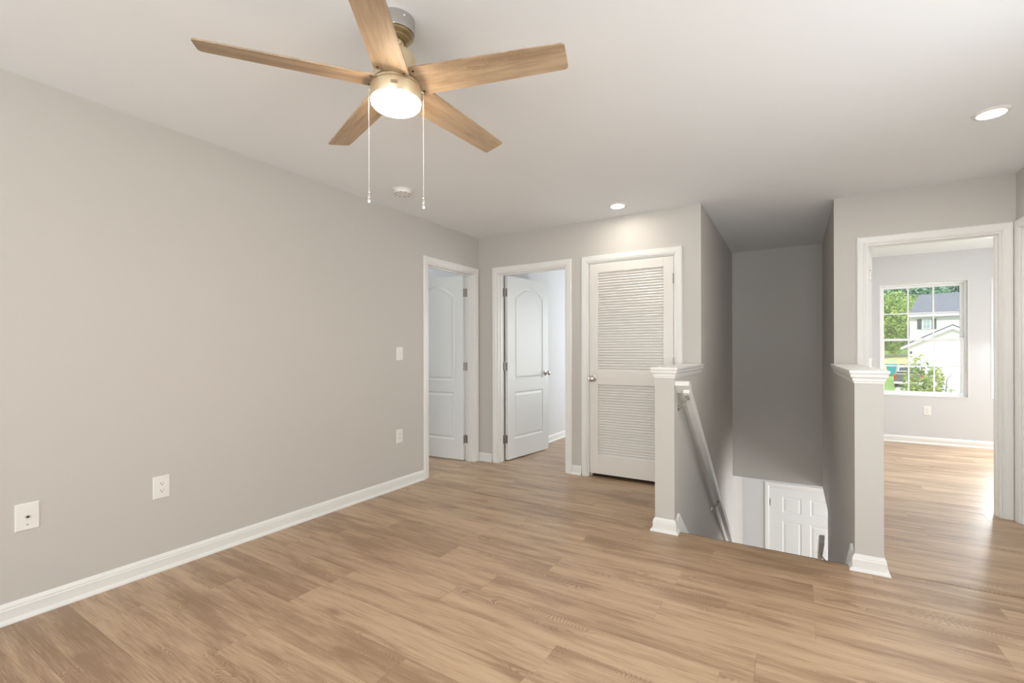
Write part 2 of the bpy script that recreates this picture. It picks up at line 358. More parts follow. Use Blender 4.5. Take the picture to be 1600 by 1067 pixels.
def jamb(axis, c0, c1, a0, a1, z0, z1, parent, stop=None):
    t = .002
    mb = MB()
    def bx(p0, p1, q0, q1, r0, r1):
        mb.box((p0, q0, r0), (p1, q1, r1)) if axis == 'x' else mb.box((q0, p0, r0), (q1, p1, r1))
    j = .0135
    bx(c0, c1, a0 - .001, a0 + j, z0, z1); bx(c0, c1, a1 - j, a1 + .001, z0, z1); bx(c0, c1, a0 + j, a1 - j, z1 - j, z1 + .001)
    o = mb.build('jamb', M['trim'], parent)
    if stop:
        mb = MB(); s0, s1 = stop
        bx(s0, s1, a0 + j, a0 + j + .011, z0, z1 - j); bx(s0, s1, a1 - j - .011, a1 - j, z0, z1 - j); bx(s0, s1, a0 + j + .011, a1 - j - .011, z1 - j - .011, z1 - j)
        mb.build('door_stop', M['trim'], parent)
    return o
# ------------------------------------------------------------------ door leaves (local: x from hinge, thickness y, z up)
def arch_loop(x0, x1, z0, z1, rise, inset, n=17):
    """closed loop: straight bottom and sides, segmental arched top of given rise (rise 0 = flat)"""
    x0, x1, z0, z1 = x0 + inset, x1 - inset, z0 + inset, z1 - inset
    pts = [(x0, z0), (x1, z0)]
    if rise <= 0: return pts + [(x1, z1), (x0, z1)]
    h = (x1 - x0) / 2; xc = (x0 + x1) / 2
    for i in range(n):
        t = 1 - 2 * i / (n - 1)
        # soft ogee shoulder arch
        zz = z1 - rise + rise * (math.cos(t * math.pi * .5) ** 1.15 if abs(t) < 1 else 0)
        pts.append((xc + h * t, zz))
    return pts
def face_with_panels(bm, w_, h_, y, sgn, panels):
    """one door face at y, panels recessed by sgn direction (sgn=+1 recess towards +y)"""
    steps = [(0, 0), (.004, .0035), (.010, .0065), (.020, .0070), (.030, .0040), (.040, .0012), (.044, .0008)]
    outer = [bm.verts.new((x, y, z)) for x, z in ((0, 0), (w_, 0), (w_, h_), (0, h_))]
    edges = [bm.edges.new((outer[i], outer[(i + 1) % 4])) for i in range(4)]
    for (x0, x1, z0, z1, rise) in panels:
        prev = None
        for k, (ins, dep) in enumerate(steps):
            vs_ = [bm.verts.new((x, y + sgn * dep, z)) for x, z in arch_loop(x0, x1, z0, z1, rise, ins)]
            n = len(vs_)
            if prev is None: edges += [bm.edges.new((vs_[i], vs_[(i + 1) % n])) for i in range(n)]
            else:
                for i in range(n): bm.faces.new((prev[i], prev[(i + 1) % n], vs_[(i + 1) % n], vs_[i]))
            prev = vs_
        bm.faces.new(prev)
    bmesh.ops.triangle_fill(bm, use_beauty=True, use_dissolve=False, edges=edges)
    return outer
def panel_leaf(w_, h_, th, panels, y0=0, back=True):
    """y0 = pivot side face; body runs y0-th..y0"""
    bm = bmesh.new()
    a = face_with_panels(bm, w_, h_, y0 - th, 1, panels)
    b = face_with_panels(bm, w_, h_, y0, -1, panels)
    for i in range(4): bm.faces.new((a[i], a[(i + 1) % 4], b[(i + 1) % 4], b[i]))
    bmesh.ops.recalc_face_normals(bm, faces=bm.faces)
    return bm
def link_bm(name, bm, m, parent, loc=(0, 0, 0), rz=0):
    me = bpy.data.meshes.new(name); bm.to_mesh(me); bm.free(); me.materials.append(m)
    o = bpy.data.objects.new(name, me); C.objects.link(o); o.parent = parent; o.location = loc; o.rotation_euler = (0, 0, rz); return o
KNOB = [(.0001, 0), (.033, 0), (.033, .004), (.029, .008), (.012, .011), (.0105, .026), (.017, .033), (.0255, .041), (.0285, .050), (.0275, .058), (.021, .064), (.010, .067), (.0001, .0675)]
def knob(parent, x, z, y, sgn):
    mb = MB(); mb.lathe([(r, y + sgn * h) for r, h in KNOB], (x, 0, z), 'y', 28); 
    return mb.build('knob', M['chrome'], parent, world=False, smooth=True)
def hinge_leafplate(parent, z, th, y0, name='hinge'):
    """knuckle at the pivot plus the plate let into the leaf's hinge edge (local leaf frame)"""
    mb = MB()
    for k in range(5): mb.lathe([(.0052, z - .044 + k * .0178), (.0052, z - .044 + k * .0178 + .0170)], (-.004, y0 + .004, 0), 'z', 14)
    mb.lathe([(.003, z + .045), (.006, z + .046), (.006, z + .049), (.002, z + .051)], (-.004, y0 + .004, 0), 'z', 14)
    mb.box((-.0022, y0 - .032, z - .0445), (-.0002, y0 + .002, z + .0445))
    o = mb.build(name, M['nickel'], parent, world=False, bevel=.0004)
    sc = MB()
    for dz in (-.03, 0, .03): sc.lathe([(.0032, -.0030), (.0032, -.0022)], (0, y0 - .018 + (.005 if dz == 0 else -.002), z + dz), 'x', 10)
    sc.build('screw', M['chrome'], parent, world=False)['kind'] = 'stuff'
    return o
TWO = lambda w_: [(.115, w_ - .115, .215, .735, 0), (.115, w_ - .115, .865, 1.915, .11)]
def jamb_plate(parent, axis, fx, a, z, out, side):
    """hinge plate let into the jamb face. fx = (from,to) along wall depth, a = jamb face coordinate"""
    mb = MB()
    for zz in z:
        if axis == 'x': mb.box((fx[0], a, zz - .0445), (fx[1], a + side * .002, zz + .0445))
        else: mb.box((a, fx[0], zz - .0445), (a + side * .002, fx[1], zz + .0445))
    return mb.build('hinge_plate', M['nickel'], parent)
HZ = (.235, 1.03, 1.84)
# door 1 : left wall, opens into the side bedroom
d1 = tag(empty('door_1', (-.121, 4.066, 0)), 'white two-panel door standing open in the left wall doorway', 'door', kind='structure')
casing('x', 0, 1, oA[0], oA[1], 0, DH, d1); casing('x', -T, -1, oA[0], oA[1], 0, DH, d1)
jamb('x', -T, 0, oA[0], oA[1], 0, DH, d1, (-.078, -.045))
lf = link_bm('door_leaf', panel_leaf(.718, 2.013, .035, TWO(.718), -.006), M['door'], d1, (.0, -.004, .012), R(180 + 4))
# body must lie on the -Y side of the pivot when leaf points to -X: mirror thickness
lf.scale = (1, -1, 1)
for z in HZ: hinge_leafplate(lf, z - .012, .035, -.006)
jamb_plate(d1, 'x', (-.113, -.080), oA[1] - .0135, HZ, 0, -1)
knob(lf, .655, .925, -.041, -1); knob(lf, .655, .925, -.006, 1)
# door 2 : back wall, opens into the back bedroom
d2 = tag(empty('door_2', (.262, FB + T + .006, 0)), 'white arch-top two-panel door standing open left of the louvered door', 'door', kind='structure')
casing('y', FB, -1, oB[0], oB[1], 0, DH, d2); casing('y', FB + T, 1, oB[0], oB[1], 0, DH, d2)
jamb('y', FB, FB + T, oB[0], oB[1], 0, DH, d2, (FB + .035, FB + .072))
lf = link_bm('door_leaf', panel_leaf(.778, 2.013, .035, TWO(.778), -.006), M['door'], d2, (.0, 0, .012), R(82.5))
for z in HZ: hinge_leafplate(lf, z - .012, .035, -.006)
jamb_plate(d2, 'y', (FB + .080, FB + .113), oB[0] + .0135, HZ, 0, 1)
knob(lf, .715, .925, -.041, -1); knob(lf, .715, .925, -.006, 1)
# door 3 : louvered closet door, closed
d3 = tag(empty('door_3', (2.088, FB, 0)), 'white full-louvered closet door with chrome knob, closed', 'door', kind='structure')
casing('y', FB, -1, oC[0], oC[1], 0, DH, d3)
jamb('y', FB, FB + T, oC[0], oC[1], 0, DH, d3, (FB + .042, FB + .075))
LX0, LX1 = oC[0] + .0165, oC[1] - .0165; ly0, ly1 = FB + .002, FB + .037
xl, xr = 1.380, 1.986
zs = [(.035, .212), (.882, 1.012), (1.938, 2.024)]
lb = MB(); lb.box((LX0, ly0, zs[0][0]), (xl, ly1, zs[2][1])); lb.box((xr, ly0, zs[0][0]), (LX1, ly1, zs[2][1]))
for a, b in zs: lb.box((xl, ly0, a), (xr, ly1, b))
leaf3 = lb.build('door_leaf', M['louver'], d3, bevel=.0012)
slm = None
def slat_mesh():
    me = bpy.data.meshes.new('slat'); a = (xr - xl) / 2 + .003
    # cross-section: slat tilted, front edge low, rounded
    cs = []
    L_, t_ = .0365, .0062; an = R(-61)
    for i in range(12):
        th_ = 2 * math.pi * i / 12; y = (L_ / 2 - t_ / 2) * (1 if math.cos(th_) > 0 else -1) + t_ / 2 * math.cos(th_); z = t_ / 2 * math.sin(th_)
        cs.append((y * math.cos(an) - z * math.sin(an), y * math.sin(an) + z * math.cos(an)))
    # front (toward -y) edge hangs down : flip
    cs = [(y, -z) for y, z in cs]
    v = [(-a, y, z) for y, z in cs] + [(a, y, z) for y, z in cs]; n = 12
    me.from_pydata(v, [], [(i, (i + 1) % n, (i + 1) % n + n, i + n) for i in range(n)] + [tuple(range(n))[::-1], tuple(range(n, 2 * n))])
    me.materials.append(M['louver']); return me
slm = slat_mesh()
for (za, zb, nn) in ((1.012, 1.938, 37), (.212, .882, 27)):
    for k in range(nn):
        o = bpy.data.objects.new('slat', slm); C.objects.link(o); o.parent = leaf3
        o.location = Vector(((xl + xr) / 2, (ly0 + ly1) / 2 + .001, za + (k + .5) * (zb - za) / nn)) - wpos(leaf3)
kb = MB().lathe([(r, ly0 - h) for r, h in KNOB], (1.333, 0, .935), 'y', 28).build('knob', M['chrome'], leaf3, smooth=True)
MB().box((oC[0] + .008, FB - .001, .915), (oC[0] + .0155, FB + .02, .965)).build('strike_plate', M['nickel'], d3, bevel=.003)
for z in (.235, 1.095, 1.825):
    hb = MB()
    for k in range(5): hb.lathe([(.0055, z - .044 + k * .0178), (.0055, z - .044 + k * .0178 + .017)], (LX1 + .0015, FB - .004, 0), 'z', 14)
    hb.build('hinge', M['nickel'], d3)
# door 4 : front bedroom, opened 90 degrees
d4 = tag(empty('door_4', (oR[0] + .0155, FR + T + .004, 0)), 'white bedroom door folded open so only its hinge edge shows', 'door', kind='structure')
casing('y', FR, -1, oR[0], oR[1], 0, DH, d4); casing('y', FR + T, 1, oR[0], oR[1], 0, DH, d4)
jamb('y', FR, FR + T, oR[0], oR[1], 0, DH, d4, (FR + .035, FR + .072))
lf = link_bm('door_leaf', panel_leaf(.740, 2.013, .035, TWO(.740), -.004), M['door'], d4, (0, 0, .012), R(91))
for z in (.25, 1.08, 1.80): hinge_leafplate(lf, z, .035, -.004)
knob(lf, .665, .925, -.039, -1)
# door 5 : right wall
d5 = tag(empty('door_5', (WX, oD[0], 0)), 'white cased door at the right frame edge', 'door', kind='structure')
casing('x', WX, -1, oD[0], oD[1], 0, DH, d5)
jamb('x', WX, WX + T, oD[0], oD[1], 0, DH, d5, (WX + .035, WX + .07))
link_bm('door_leaf', panel_leaf(.729, 2.013, .035, TWO(.729), 0), M['door'], d5, (.108, .0155, .01), R(90))
# door 6 : six-panel entry door downstairs
d6 = tag(empty('door_6', (2.65, FW, LZ)), 'white six-panel entry door at the foot of the stairs', 'door', kind='structure')
casing('y', FW, -1, 2.65, 3.565, LZ, -.795, d6)
jamb('y', FW, FW + .14, 2.65, 3.565, LZ, -.795, d6)
six = []
for x0 in (.165, .505):
    six += [(x0, x0 + .235, .23, .78, 0), (x0, x0 + .235, .93, 1.545, 0), (x0, x0 + .235, 1.665, 1.90, 0)]
link_bm('door_leaf', panel_leaf(.885, 2.018, .042, [(a - .012, b - .012 + .0, c, d, e) for a, b, c, d, e in six], 0), M['door'], d6, (.015, .052, .0), 0)
for z in (1.80, 1.02, .24):
    hb = MB()
    for k in range(5): hb.lathe([(.006, LZ + z - .05 + k * .02), (.006, LZ + z - .05 + k * .02 + .019)], (2.662, FW - .004, 0), 'z', 12)
    hb.build('hinge', M['nickel'], d6)
MB().lathe([(r, FW + .01 - h) for r, h in KNOB], (3.49, 0, LZ + .93), 'y', 24).build('knob', M['chrome'], d6, smooth=True)

# ------------------------------------------------------------------ stair half walls with caps
def half_wall(name, x0, x1, y0, y1, label, inner):
    hw = tag(MB().box((x0, y0, -.006), (x1, y1, 1.03)).build(name, W), label, 'half wall', kind='structure')
    # cap board with rounded nose
    ov = .026
    cb = MB().box((x0 - ov, y0 - ov, 1.068), (x1 + ov, y1 + .0, 1.087)); cb.build('cap_board', M['trim'], hw, bevel=.006)
    # crown moulding below cap : lofted rings (open to the rear wall)
    prof = [(.001, 1.016), (.004, 1.016), (.005, 1.026), (.009, 1.030), (.009, 1.038), (.013, 1.046), (.019, 1.052), (.019, 1.060), (.021, 1.068), (.0, 1.068)]
    loops = [[(x0 - d, y1, z), (x0 - d, y0 - d, z), (x1 + d, y0 - d, z), (x1 + d, y1, z)] for d, z in prof]
    mb = MB(); mb.v = [p for l in loops for p in l]
    n = len(loops)
    for i in range(n):
        j = (i + 1) % n
        for p in range(3): mb.f.append((i * 4 + p, i * 4 + p + 1, j * 4 + p + 1, j * 4 + p))
    mb.build('crown_moulding', M['trim'], hw)
    # baseboard wrap : outer side, front, and stair side
    for prof, nm in ((BASE, 'baseboard'), (SHOE, 'shoe_moulding')):
        mb = MB(); ye = 3.1775
        yl = y1 if inner == 'right' else ye; yr = y1 if inner == 'left' else ye
        loops = [[(x0 - d, yl, z), (x0 - d, y0 - d, z), (x1 + d, y0 - d, z), (x1 + d, yr, z)] for d, z in prof]
        mb.v = [p for l in loops for p in l]; n = len(loops)
        for i in range(n):
            j = (i + 1) % n
            for p in range(3): mb.f.append((i * 4 + p, i * 4 + p + 1, j * 4 + p + 1, j * 4 + p))
        mb.f.append(tuple(i * 4 for i in range(n))); mb.f.append(tuple(i * 4 + 3 for i in reversed(range(n))))
        mb.build(nm, M['trim'], hw)
    return hw
half_wall('wall_half_left', CX - .125, CX, 3.125, FB, 'grey stair half wall with white cap in front of the louvered door', 'right')
half_wall('wall_half_right', SX, SX + .125, 3.125, FR, 'grey stair half wall with white cap in front of the bedroom doorway', 'left')
# skirt boards down the stairs
SL = -.757
def skirt(x, s, label, ylow):
    t = .012 * s; pts = [(3.19, .088 if s > 0 else .088), (3.225, .105), (ylow, .105 + (ylow - 3.225) * SL), (ylow, -.25 + (ylow - 3.225) * SL), (3.5, -.46), (3.19, -.40)]
    mb = MB().loft([[(x, y, z) for y, z in pts], [(x + t, y, z) for y, z in pts]])
    return struct('trim_1' if s > 0 else 'trim_2', mb, M['trim'], label, 'skirt board')
skirt(CX, 1, 'white stringer skirt board starting at the left stair post', 6.6)
skirt(SX, -1, 'white stringer skirt board starting at the right stair post', 5.5)
# stairs
st = tag(empty('staircase', (2.77, 3.2, LZ)), 'staircase going down behind the floor edge between the half walls', 'stairs', kind='structure')
rise = -LZ / 14; run = rise / .757
M['carpet'] = mat('stair_carpet', s2l(176, 168, 158), .95, bump=.8, bscale=400, var=.05, vscale=40)
for k in range(13):
    zt = -rise * (k + 1); y = 3.19 + run * k
    MB().box((CX + .012, y - .0, zt - .22), (SX - .012, y + run + .02, zt)).build('step', M['carpet'], st, bevel=.012)

# ------------------------------------------------------------------ handrails
def rail(name, xs, s, ya, za, yb, zb, label, brackets, ret):
    """rail along a stair wall; xs wall face, s = side the rail stands off (+1 to +x)"""
    e = empty(name, (xs, ya, za)); tag(e, label, 'handrail', 'stair handrails' if False else None)
    A = Vector((xs + s * .066, ya, za)); B = Vector((xs + s * .066, yb, zb)); d = (B - A).normalized(); up = Vector((1, 0, 0)).cross(d); up = up if up.z > 0 else -up
    # cross-section: rounded-top board
    cs = [(-.019, -.030), (.019, -.030), (.020, -.022), (.0195, -.012), (.0195, .004), (.022, .012), (.022, .024), (.019, .030), (.010, .032), (-.010, .032), (-.019, .030), (-.022, .024), (-.022, .012), (-.0195, .004), (-.0195, -.012), (-.020, -.022)]
    X = Vector((1, 0, 0))
    def ring(p, along): return [p + X * a + up * b + d * along(a, b) for a, b in cs]
    mb = MB()
    # top cut plumb (vertical)
    plumb = lambda a, b: -b * up.y / d.y
    mb.loft([ring(A, plumb), ring(B, plumb)]); mb.build('rail', M['trim'], e)
    if ret:
        # mitred return into the wall
        mb = MB(); tz = .040
        mb.loft([[(xs, A.y - .002 + q, A.z + .005 + p) for q, p in ((-.030, .036), (-.036, .031), (-.036, .008), (.034, -.046), (.050, -.024), (.034, .020), (.012, .036))], [(xs + s * .0895, A.y - .002 + q, A.z + .005 + p) for q, p in ((-.030, .036), (-.036, .031), (-.036, .008), (.034, -.046), (.050, -.024), (.034, .020), (.012, .036))]])
        mb.build('rail_return', M['trim'], e, bevel=.002)
    for yb_ in brackets:
        zc = za + (yb_ - ya) * (zb - za) / (yb - ya)
        mb = MB()
        mb.lathe([(.0001, xs), (.021, xs), (.021, xs + s * .003), (.014, xs + s * .007), (.0001, xs + s * .007)], (0, yb_ + .02, zc - .115), 'x', 20)
        mb.tube([(xs + s * .004, yb_ + .02, zc - .115), (xs + s * .022, yb_ + .017, zc - .105), (xs + s * .045, yb_ + .008, zc - .072), (xs + s * .062, yb_, zc - .048), (xs + s * .066, yb_, zc - .036)], [.0075, .006, .0055, .006, .007], 10)
        c0 = Vector((xs + s * .066, yb_, zc - .040))
        hb = [c0 + X * a + d * b + up * c for a, b, c in ((-.014, -.030, 0), (.014, -.030, 0), (.014, .030, 0), (-.014, .030, 0), (-.014, -.030, .004), (.014, -.030, .004), (.014, .030, .004), (-.014, .030, .004))]
        mb.add(hb, [(0, 3, 2, 1), (4, 5, 6, 7), (0, 1, 5, 4), (1, 2, 6, 5), (2, 3, 7, 6), (3, 0, 4, 7)])
        mb.build('bracket', M['chrome'], e, smooth=True)
    return e
rail('handrail', CX, 1, 3.175, .955, 6.5, .955 - 3.325 * .757, 'long white sloping handrail on silver brackets along the left stairwell wall', (3.215, 4.66, 6.1), True)
rail('handrail', SX, -1, 5.12, -.545, 5.50, -.545 - .38 * .757, 'short grey-white handrail end low on the right stairwell wall', (5.38,), False)

# ------------------------------------------------------------------ wall plates
def text_mesh(txt, size, m, parent, mtx, name='lettering', ext=.0003):
    cu = bpy.data.curves.new('t', 'FONT'); cu.body = txt; cu.size = size; cu.align_x = 'CENTER'; cu.align_y = 'CENTER'; cu.extrude = ext
    to = bpy.data.objects.new('t', cu); C.objects.link(to)
    dg = bpy.context.evaluated_depsgraph_get(); me = bpy.data.meshes.new_from_object(to.evaluated_get(dg)); bpy.data.objects.remove(to)
    me.name = name; me.materials.clear(); me.materials.append(m)
    o = bpy.data.objects.new(name, me); C.objects.link(o); o.parent = parent; o.matrix_local = mtx; return o
def wall_plate(name, origin, rz, w_, h_, kind, label, cat):
    """local: x across, z up, -y out of the wall"""
    e = empty(name, origin, rz); tag(e, label, cat)
    def bl(mb, nm, m, **k): return mb.build(nm, m, e, world=False, **k)
    a, b = w_ / 2, h_ / 2
    mb = MB().loft([[(-a, 0, -b), (a, 0, -b), (a, 0, b), (-a, 0, b)], [(-a, -.0025, -b), (a, -.0025, -b), (a, -.0025, b), (-a, -.0025, b)], [(-a + .004, -.006, -b + .004), (a - .004, -.006, -b + .004), (a - .004, -.006, b - .004), (-a + .004, -.006, b - .004)]])
    bl(mb, 'plate', M['plate'])
    if kind == 'duplex':
        for zc in (.0195, -.0195):
            pts = []
            for i in range(24):
                t_ = 2 * math.pi * i / 24; x = .0172 * math.cos(t_); z = .0172 * math.sin(t_); z = max(-.0135, min(.0135, z)); pts.append((x, z + zc))
            r_ = bl(MB().loft([[(x, -.006, z) for x, z in pts], [(x, -.0085, z) for x, z in pts]]), 'receptacle', M['plate'])
            s_ = MB().box((-.0072, -.0092, zc - .001), (-.0052, -.0084, zc + .0075)).box((.0052, -.0092, zc + .0), (.0068, -.0084, zc + .0070))
            s_.lathe([(.0026, -.0092), (.0026, -.0084)], (0, 0, zc - .0065), 'y', 12); bl(s_, 'slot', M['dark'])
        bl(MB().lathe([(.003, -.0075), (.003, -.006)], (0, 0, 0), 'y', 12), 'screw', M['plate'])
    if kind == 'toggle':
        bl(MB().box((-.0055, -.0075, -.013), (.0055, -.006, .013)), 'toggle_frame', M['plate'], bevel=.0008)
        bl(MB().loft([[(-.004, -.006, -.004), (.004, -.006, -.004), (.004, -.006, .006), (-.004, -.006, .006)], [(-.0035, -.017, .004), (.0035, -.017, .004), (.0035, -.017, .010), (-.0035, -.017, .010)]]), 'toggle', M['plate'])
        for zc in (.030, -.030): bl(MB().lathe([(.003, -.0072), (.003, -.006)], (0, 0, zc), 'y', 12), 'screw', M['nickel'])
    if kind == 'coax':
        mb = MB().lathe([(.0075, -.006), (.0075, -.009), (.0055, -.0092), (.0048, -.0165), (.0042, -.017), (.0040, -.009)], (0, 0, .0), 'y', 6)
        bl(mb, 'coax_jack', M['nickel']); bl(MB().lathe([(.0038, -.0165), (.0038, -.0160)], (0, 0, 0), 'y', 12), 'jack_hole', M['dark'])
        for zc, mm in ((.036, 'plate'), (-.036, 'nickel')): bl(MB().lathe([(.003, -.0072), (.003, -.006)], (0, 0, zc), 'y', 12), 'screw', M[mm])
    return e
wall_plate('light_switch', (0, 2.953, 1.177), R(90), .075, .118, 'toggle', 'white toggle switch plate on the left wall beside the doorway', 'switch')
wall_plate('wall_outlet', (0, 2.950, .452), R(90), .075, .118, 'duplex', 'white duplex outlet on the left wall straight below the light switch', 'outlet')
wall_plate('wall_outlet', (0, 1.158, .455), R(90), .080, .122, 'duplex', 'white duplex outlet low on the left wall next to the cable plate', 'outlet')
wall_plate('cable_plate', (0, .6385, .452), R(90), .080, .122, 'coax', 'white coaxial cable plate low on the left wall near the frame edge', 'cable plate')
wall_plate('wall_outlet', (4.415, FW, .425), 0, .075, .115, 'duplex', 'white duplex outlet below the bedroom window', 'outlet')

# ------------------------------------------------------------------ ceiling fixtures
def downlight(x, y, label, lm='can_lamp'):
    e = tag(empty('recessed_light', (x, y, H)), label, 'ceiling light', 'recessed downlights')
    MB().lathe([(.056, H - .009), (.060, H - .010), (.074, H - .005), (.077, H - .0015), (.077, H + .0)], (x, y, 0), 'z', 48, cap=False).build('trim_ring', M['trim'], e, smooth=True)
    MB().lathe([(.0001, H - .0115), (.040, H - .0112), (.0565, H - .0088), (.0565, H - .003), (.0001, H - .003)], (x, y, 0), 'z', 48).build('lens', M[lm], e, smooth=True)
downlight(1.681, 3.84, 'round recessed downlight lit above the louvered door')
downlight(3.852, 3.379, 'round recessed downlight lit at the upper right of the ceiling', 'can_lamp_bright')
sm = tag(empty('smoke_detector', (.392, 2.60, H)), 'round white smoke detector on the ceiling beyond the fan', 'smoke detector')
MB().lathe([(.074, H), (.074, H - .006), (.070, H - .008)], (.392, 2.60, 0), 'z', 48).build('base', M['plate'], sm, smooth=True)
MB().lathe([(.066, H - .006), (.066, H - .022), (.060, H - .031), (.040, H - .034), (.0001, H - .035)], (.392, 2.60, 0), 'z', 48).build('cover', M['plate'], sm, smooth=True)
v_ = MB()
for k in range(10):
    a = 2 * math.pi * k / 10 + .2; v_.box((.392 + .058 * math.cos(a) - .006, 2.60 + .058 * math.sin(a) - .003, H - .0335), (.392 + .058 * math.cos(a) + .006, 2.60 + .058 * math.sin(a) + .003, H - .030))
v_.build('vent', M['nickel'], sm)['kind'] = 'stuff'
# ------------------------------------------------------------------ ceiling fan
fx, fy = 1.687, 1.259
fan = tag(empty('ceiling_fan', (fx, fy, H)), 'five-blade ceiling fan in light oak and champagne nickel with glowing lamp', 'ceiling fan')
def fl(prof, name, m, n=64, cap=True): return MB().lathe(prof, (fx, fy, 0), 'z', n, cap).build(name, m, fan, smooth=True)
fl([(.071, H), (.071, H - .050), (.0695, H - .054), (.064, H - .056)], 'canopy', M['canopy'])
fl([(.064, H - .054), (.064, H - .062), (.058, H - .068), (.052, H - .070), (.052, H - .076), (.044, H - .082), (.034, H - .084), (.034, H - .080)], 'canopy_ring', M['ring'])
fl([(.033, H - .070), (.030, H - .092), (.024, H - .102), (.017, H - .108), (.017, H - .130)], 'hanger_ball', M['ring'])
fl([(.017, H - .118), (.046, H - .122), (.064, H - .127), (.072, H - .137), (.074, H - .150), (.074, H - .222), (.074, H - .240)], 'motor_housing', M['champagne'])
fl([(.060, H - .200), (.082, H - .203), (.084, H - .207), (.084, H - .234), (.060, H - .234)], 'hub_plate', M['champagne'])
fl([(.060, H - .244), (.0905, H - .244), (.0905, H - .2525), (.0865, H - .253), (.0865, H - .2575)], 'housing_groove', M['champagne'])
fl([(.080, H - .2570), (.0935, H - .2570), (.0945, H - .258), (.0945, H - .303), (.0925, H - .306)], 'light_housing', M['champagne'])
fl([(.0915, H - .300), (.0920, H - .308), (.0905, H - .317), (.082, H - .3255), (.060, H - .332), (.028, H - .336), (.0001, H - .3365)], 'lamp_lens', M['fan_lamp'])
scr = MB()
for k in range(4):
    a = R(-110 + 90 * k); scr.sphere((fx + .0712 * math.cos(a), fy + .0712 * math.sin(a), H - .018), .0045, 10, 6)
scr.build('canopy_screw', M['chrome'], fan, smooth=True)['kind'] = 'stuff'
# blades
ZB = H - .240
def blade_mesh():
    mb = MB(); r0, r1 = .078, .645; t_ = .0055
    out = []
    def half(x):
        f = (x - r0) / (r1 - r0); return .0655 - .0125 * f
    top = [(r0, half(r0) - .008), (r0 + .006, half(r0))] + [(r0 + (r1 - r0) * i / 12, half(r0 + (r1 - r0) * i / 12)) for i in range(1, 12)]
    rc = .014
    for i in range(5):
        a = R(90 - 90 * i / 4); top.append((r1 - rc + rc * math.cos(a), half(r1) - rc + rc * math.sin(a)))
    out = top + [(x, -y) for x, y in reversed(top)]
    mb.loft([[(x, y, -t_ / 2) for x, y in out], [(x, y, t_ / 2) for x, y in out]])
    me = bpy.data.meshes.new('blade'); me.from_pydata(mb.v, [], mb.f); me.update()
    bm = bmesh.new(); bm.from_mesh(me); bmesh.ops.recalc_face_normals(bm, faces=bm.faces); bm.to_mesh(me); bm.free(); me.materials.append(M['blade']); return me
bme = blade_mesh()
arm = MB().box((.050, -.022, .003), (.125, .022, .006)); sc_ = MB()
for y in (-.048, .048): sc_.lathe([(.0035, -.0048), (.0035, -.0026)], (.094, y, 0), 'z', 10)
for k in range(5):
    a = R(16.4 + 72 * k)
    b = bpy.data.objects.new('blade', bme); C.objects.link(b); b.parent = fan
    b.location = (0, 0, ZB - H); b.rotation_euler = (Matrix.Rotation(a, 3, 'Z') @ Matrix.Rotation(R(-13), 3, 'X')).to_euler()
    if k == 0: am = arm.build('blade_bracket', M['champagne'], b, world=False, bevel=.001); s2 = sc_.build('screw', M['dark'], b, world=False); s2['kind'] = 'stuff'
    else:
        for q in (am, s2): c = q.copy(); C.objects.link(c); c.parent = b
# name badge on the light housing, towards the camera
ba = math.atan2(-fy, 2.9656 - fx) - R(4)
bd = MB()
for i in range(9):
    pass
loops = []
for r_ in (.0943, .0952):
    l = [(fx + r_ * math.cos(ba + t_), fy + r_ * math.sin(ba + t_), z) for t_, z in [(-.13 + .26 * i / 8, H - .287) for i in range(9)] + [(.13 - .26 * i / 8, H - .275) for i in range(9)]]
    loops.append(l)
MB().loft(loops).build('badge', M['nickel'], fan)
cen = Vector((.0957 * math.cos(ba), .0957 * math.sin(ba), -.281))
mtx = Matrix.Translation(cen) @ Matrix.Rotation(ba + R(90), 4, 'Z') @ Matrix.Rotation(R(90), 4, 'X')
text_mesh('HUNTER', .0075, M['champagne'], fan, mtx, 'badge_lettering', .0002)
# pull chains : Rv = picture-right direction
for ang, zb_, nm in ((180 + 31.4 + 4, 1.752, 'pull_chain'), (31.4 + 8, 1.735, 'pull_chain')):
    a = R(ang); px_, py_ = fx + .101 * math.cos(a), fy + .101 * math.sin(a)
    z0 = H - .262
    mb = MB().tube([(fx + .09 * math.cos(a), fy + .09 * math.sin(a), z0), (px_ - .002 * math.cos(a), py_ - .002 * math.sin(a), z0), (px_, py_, z0 - .004)], .0028, 8)
    # bead chain
    z = z0 - .004
    ic = [(0, 0, 1), (1, 0, 0), (0, 1, 0), (-1, 0, 0), (0, -1, 0), (0, 0, -1)]
    mb.tube([(px_, py_, z), (px_, py_, zb_ + .035)], .0006, 5)
    while z > zb_ + .036:
        mb.add([(px_ + .0015 * u, py_ + .0015 * v, z + .0016 * w_) for u, v, w_ in ic], [(0, 1, 2), (0, 2, 3), (0, 3, 4), (0, 4, 1), (5, 2, 1), (5, 3, 2), (5, 4, 3), (5, 1, 4)]); z -= .0040
    ch = mb.build(nm, M['plate'], fan)
    MB().lathe([(.0018, zb_ + .042), (.0050, zb_ + .038), (.0068, zb_ + .032), (.0068, zb_ + .005), (.0052, zb_), (.0001, zb_ - .001)], (px_, py_, 0), 'z', 20).build('chain_fob', M['chrome'], ch, smooth=True)

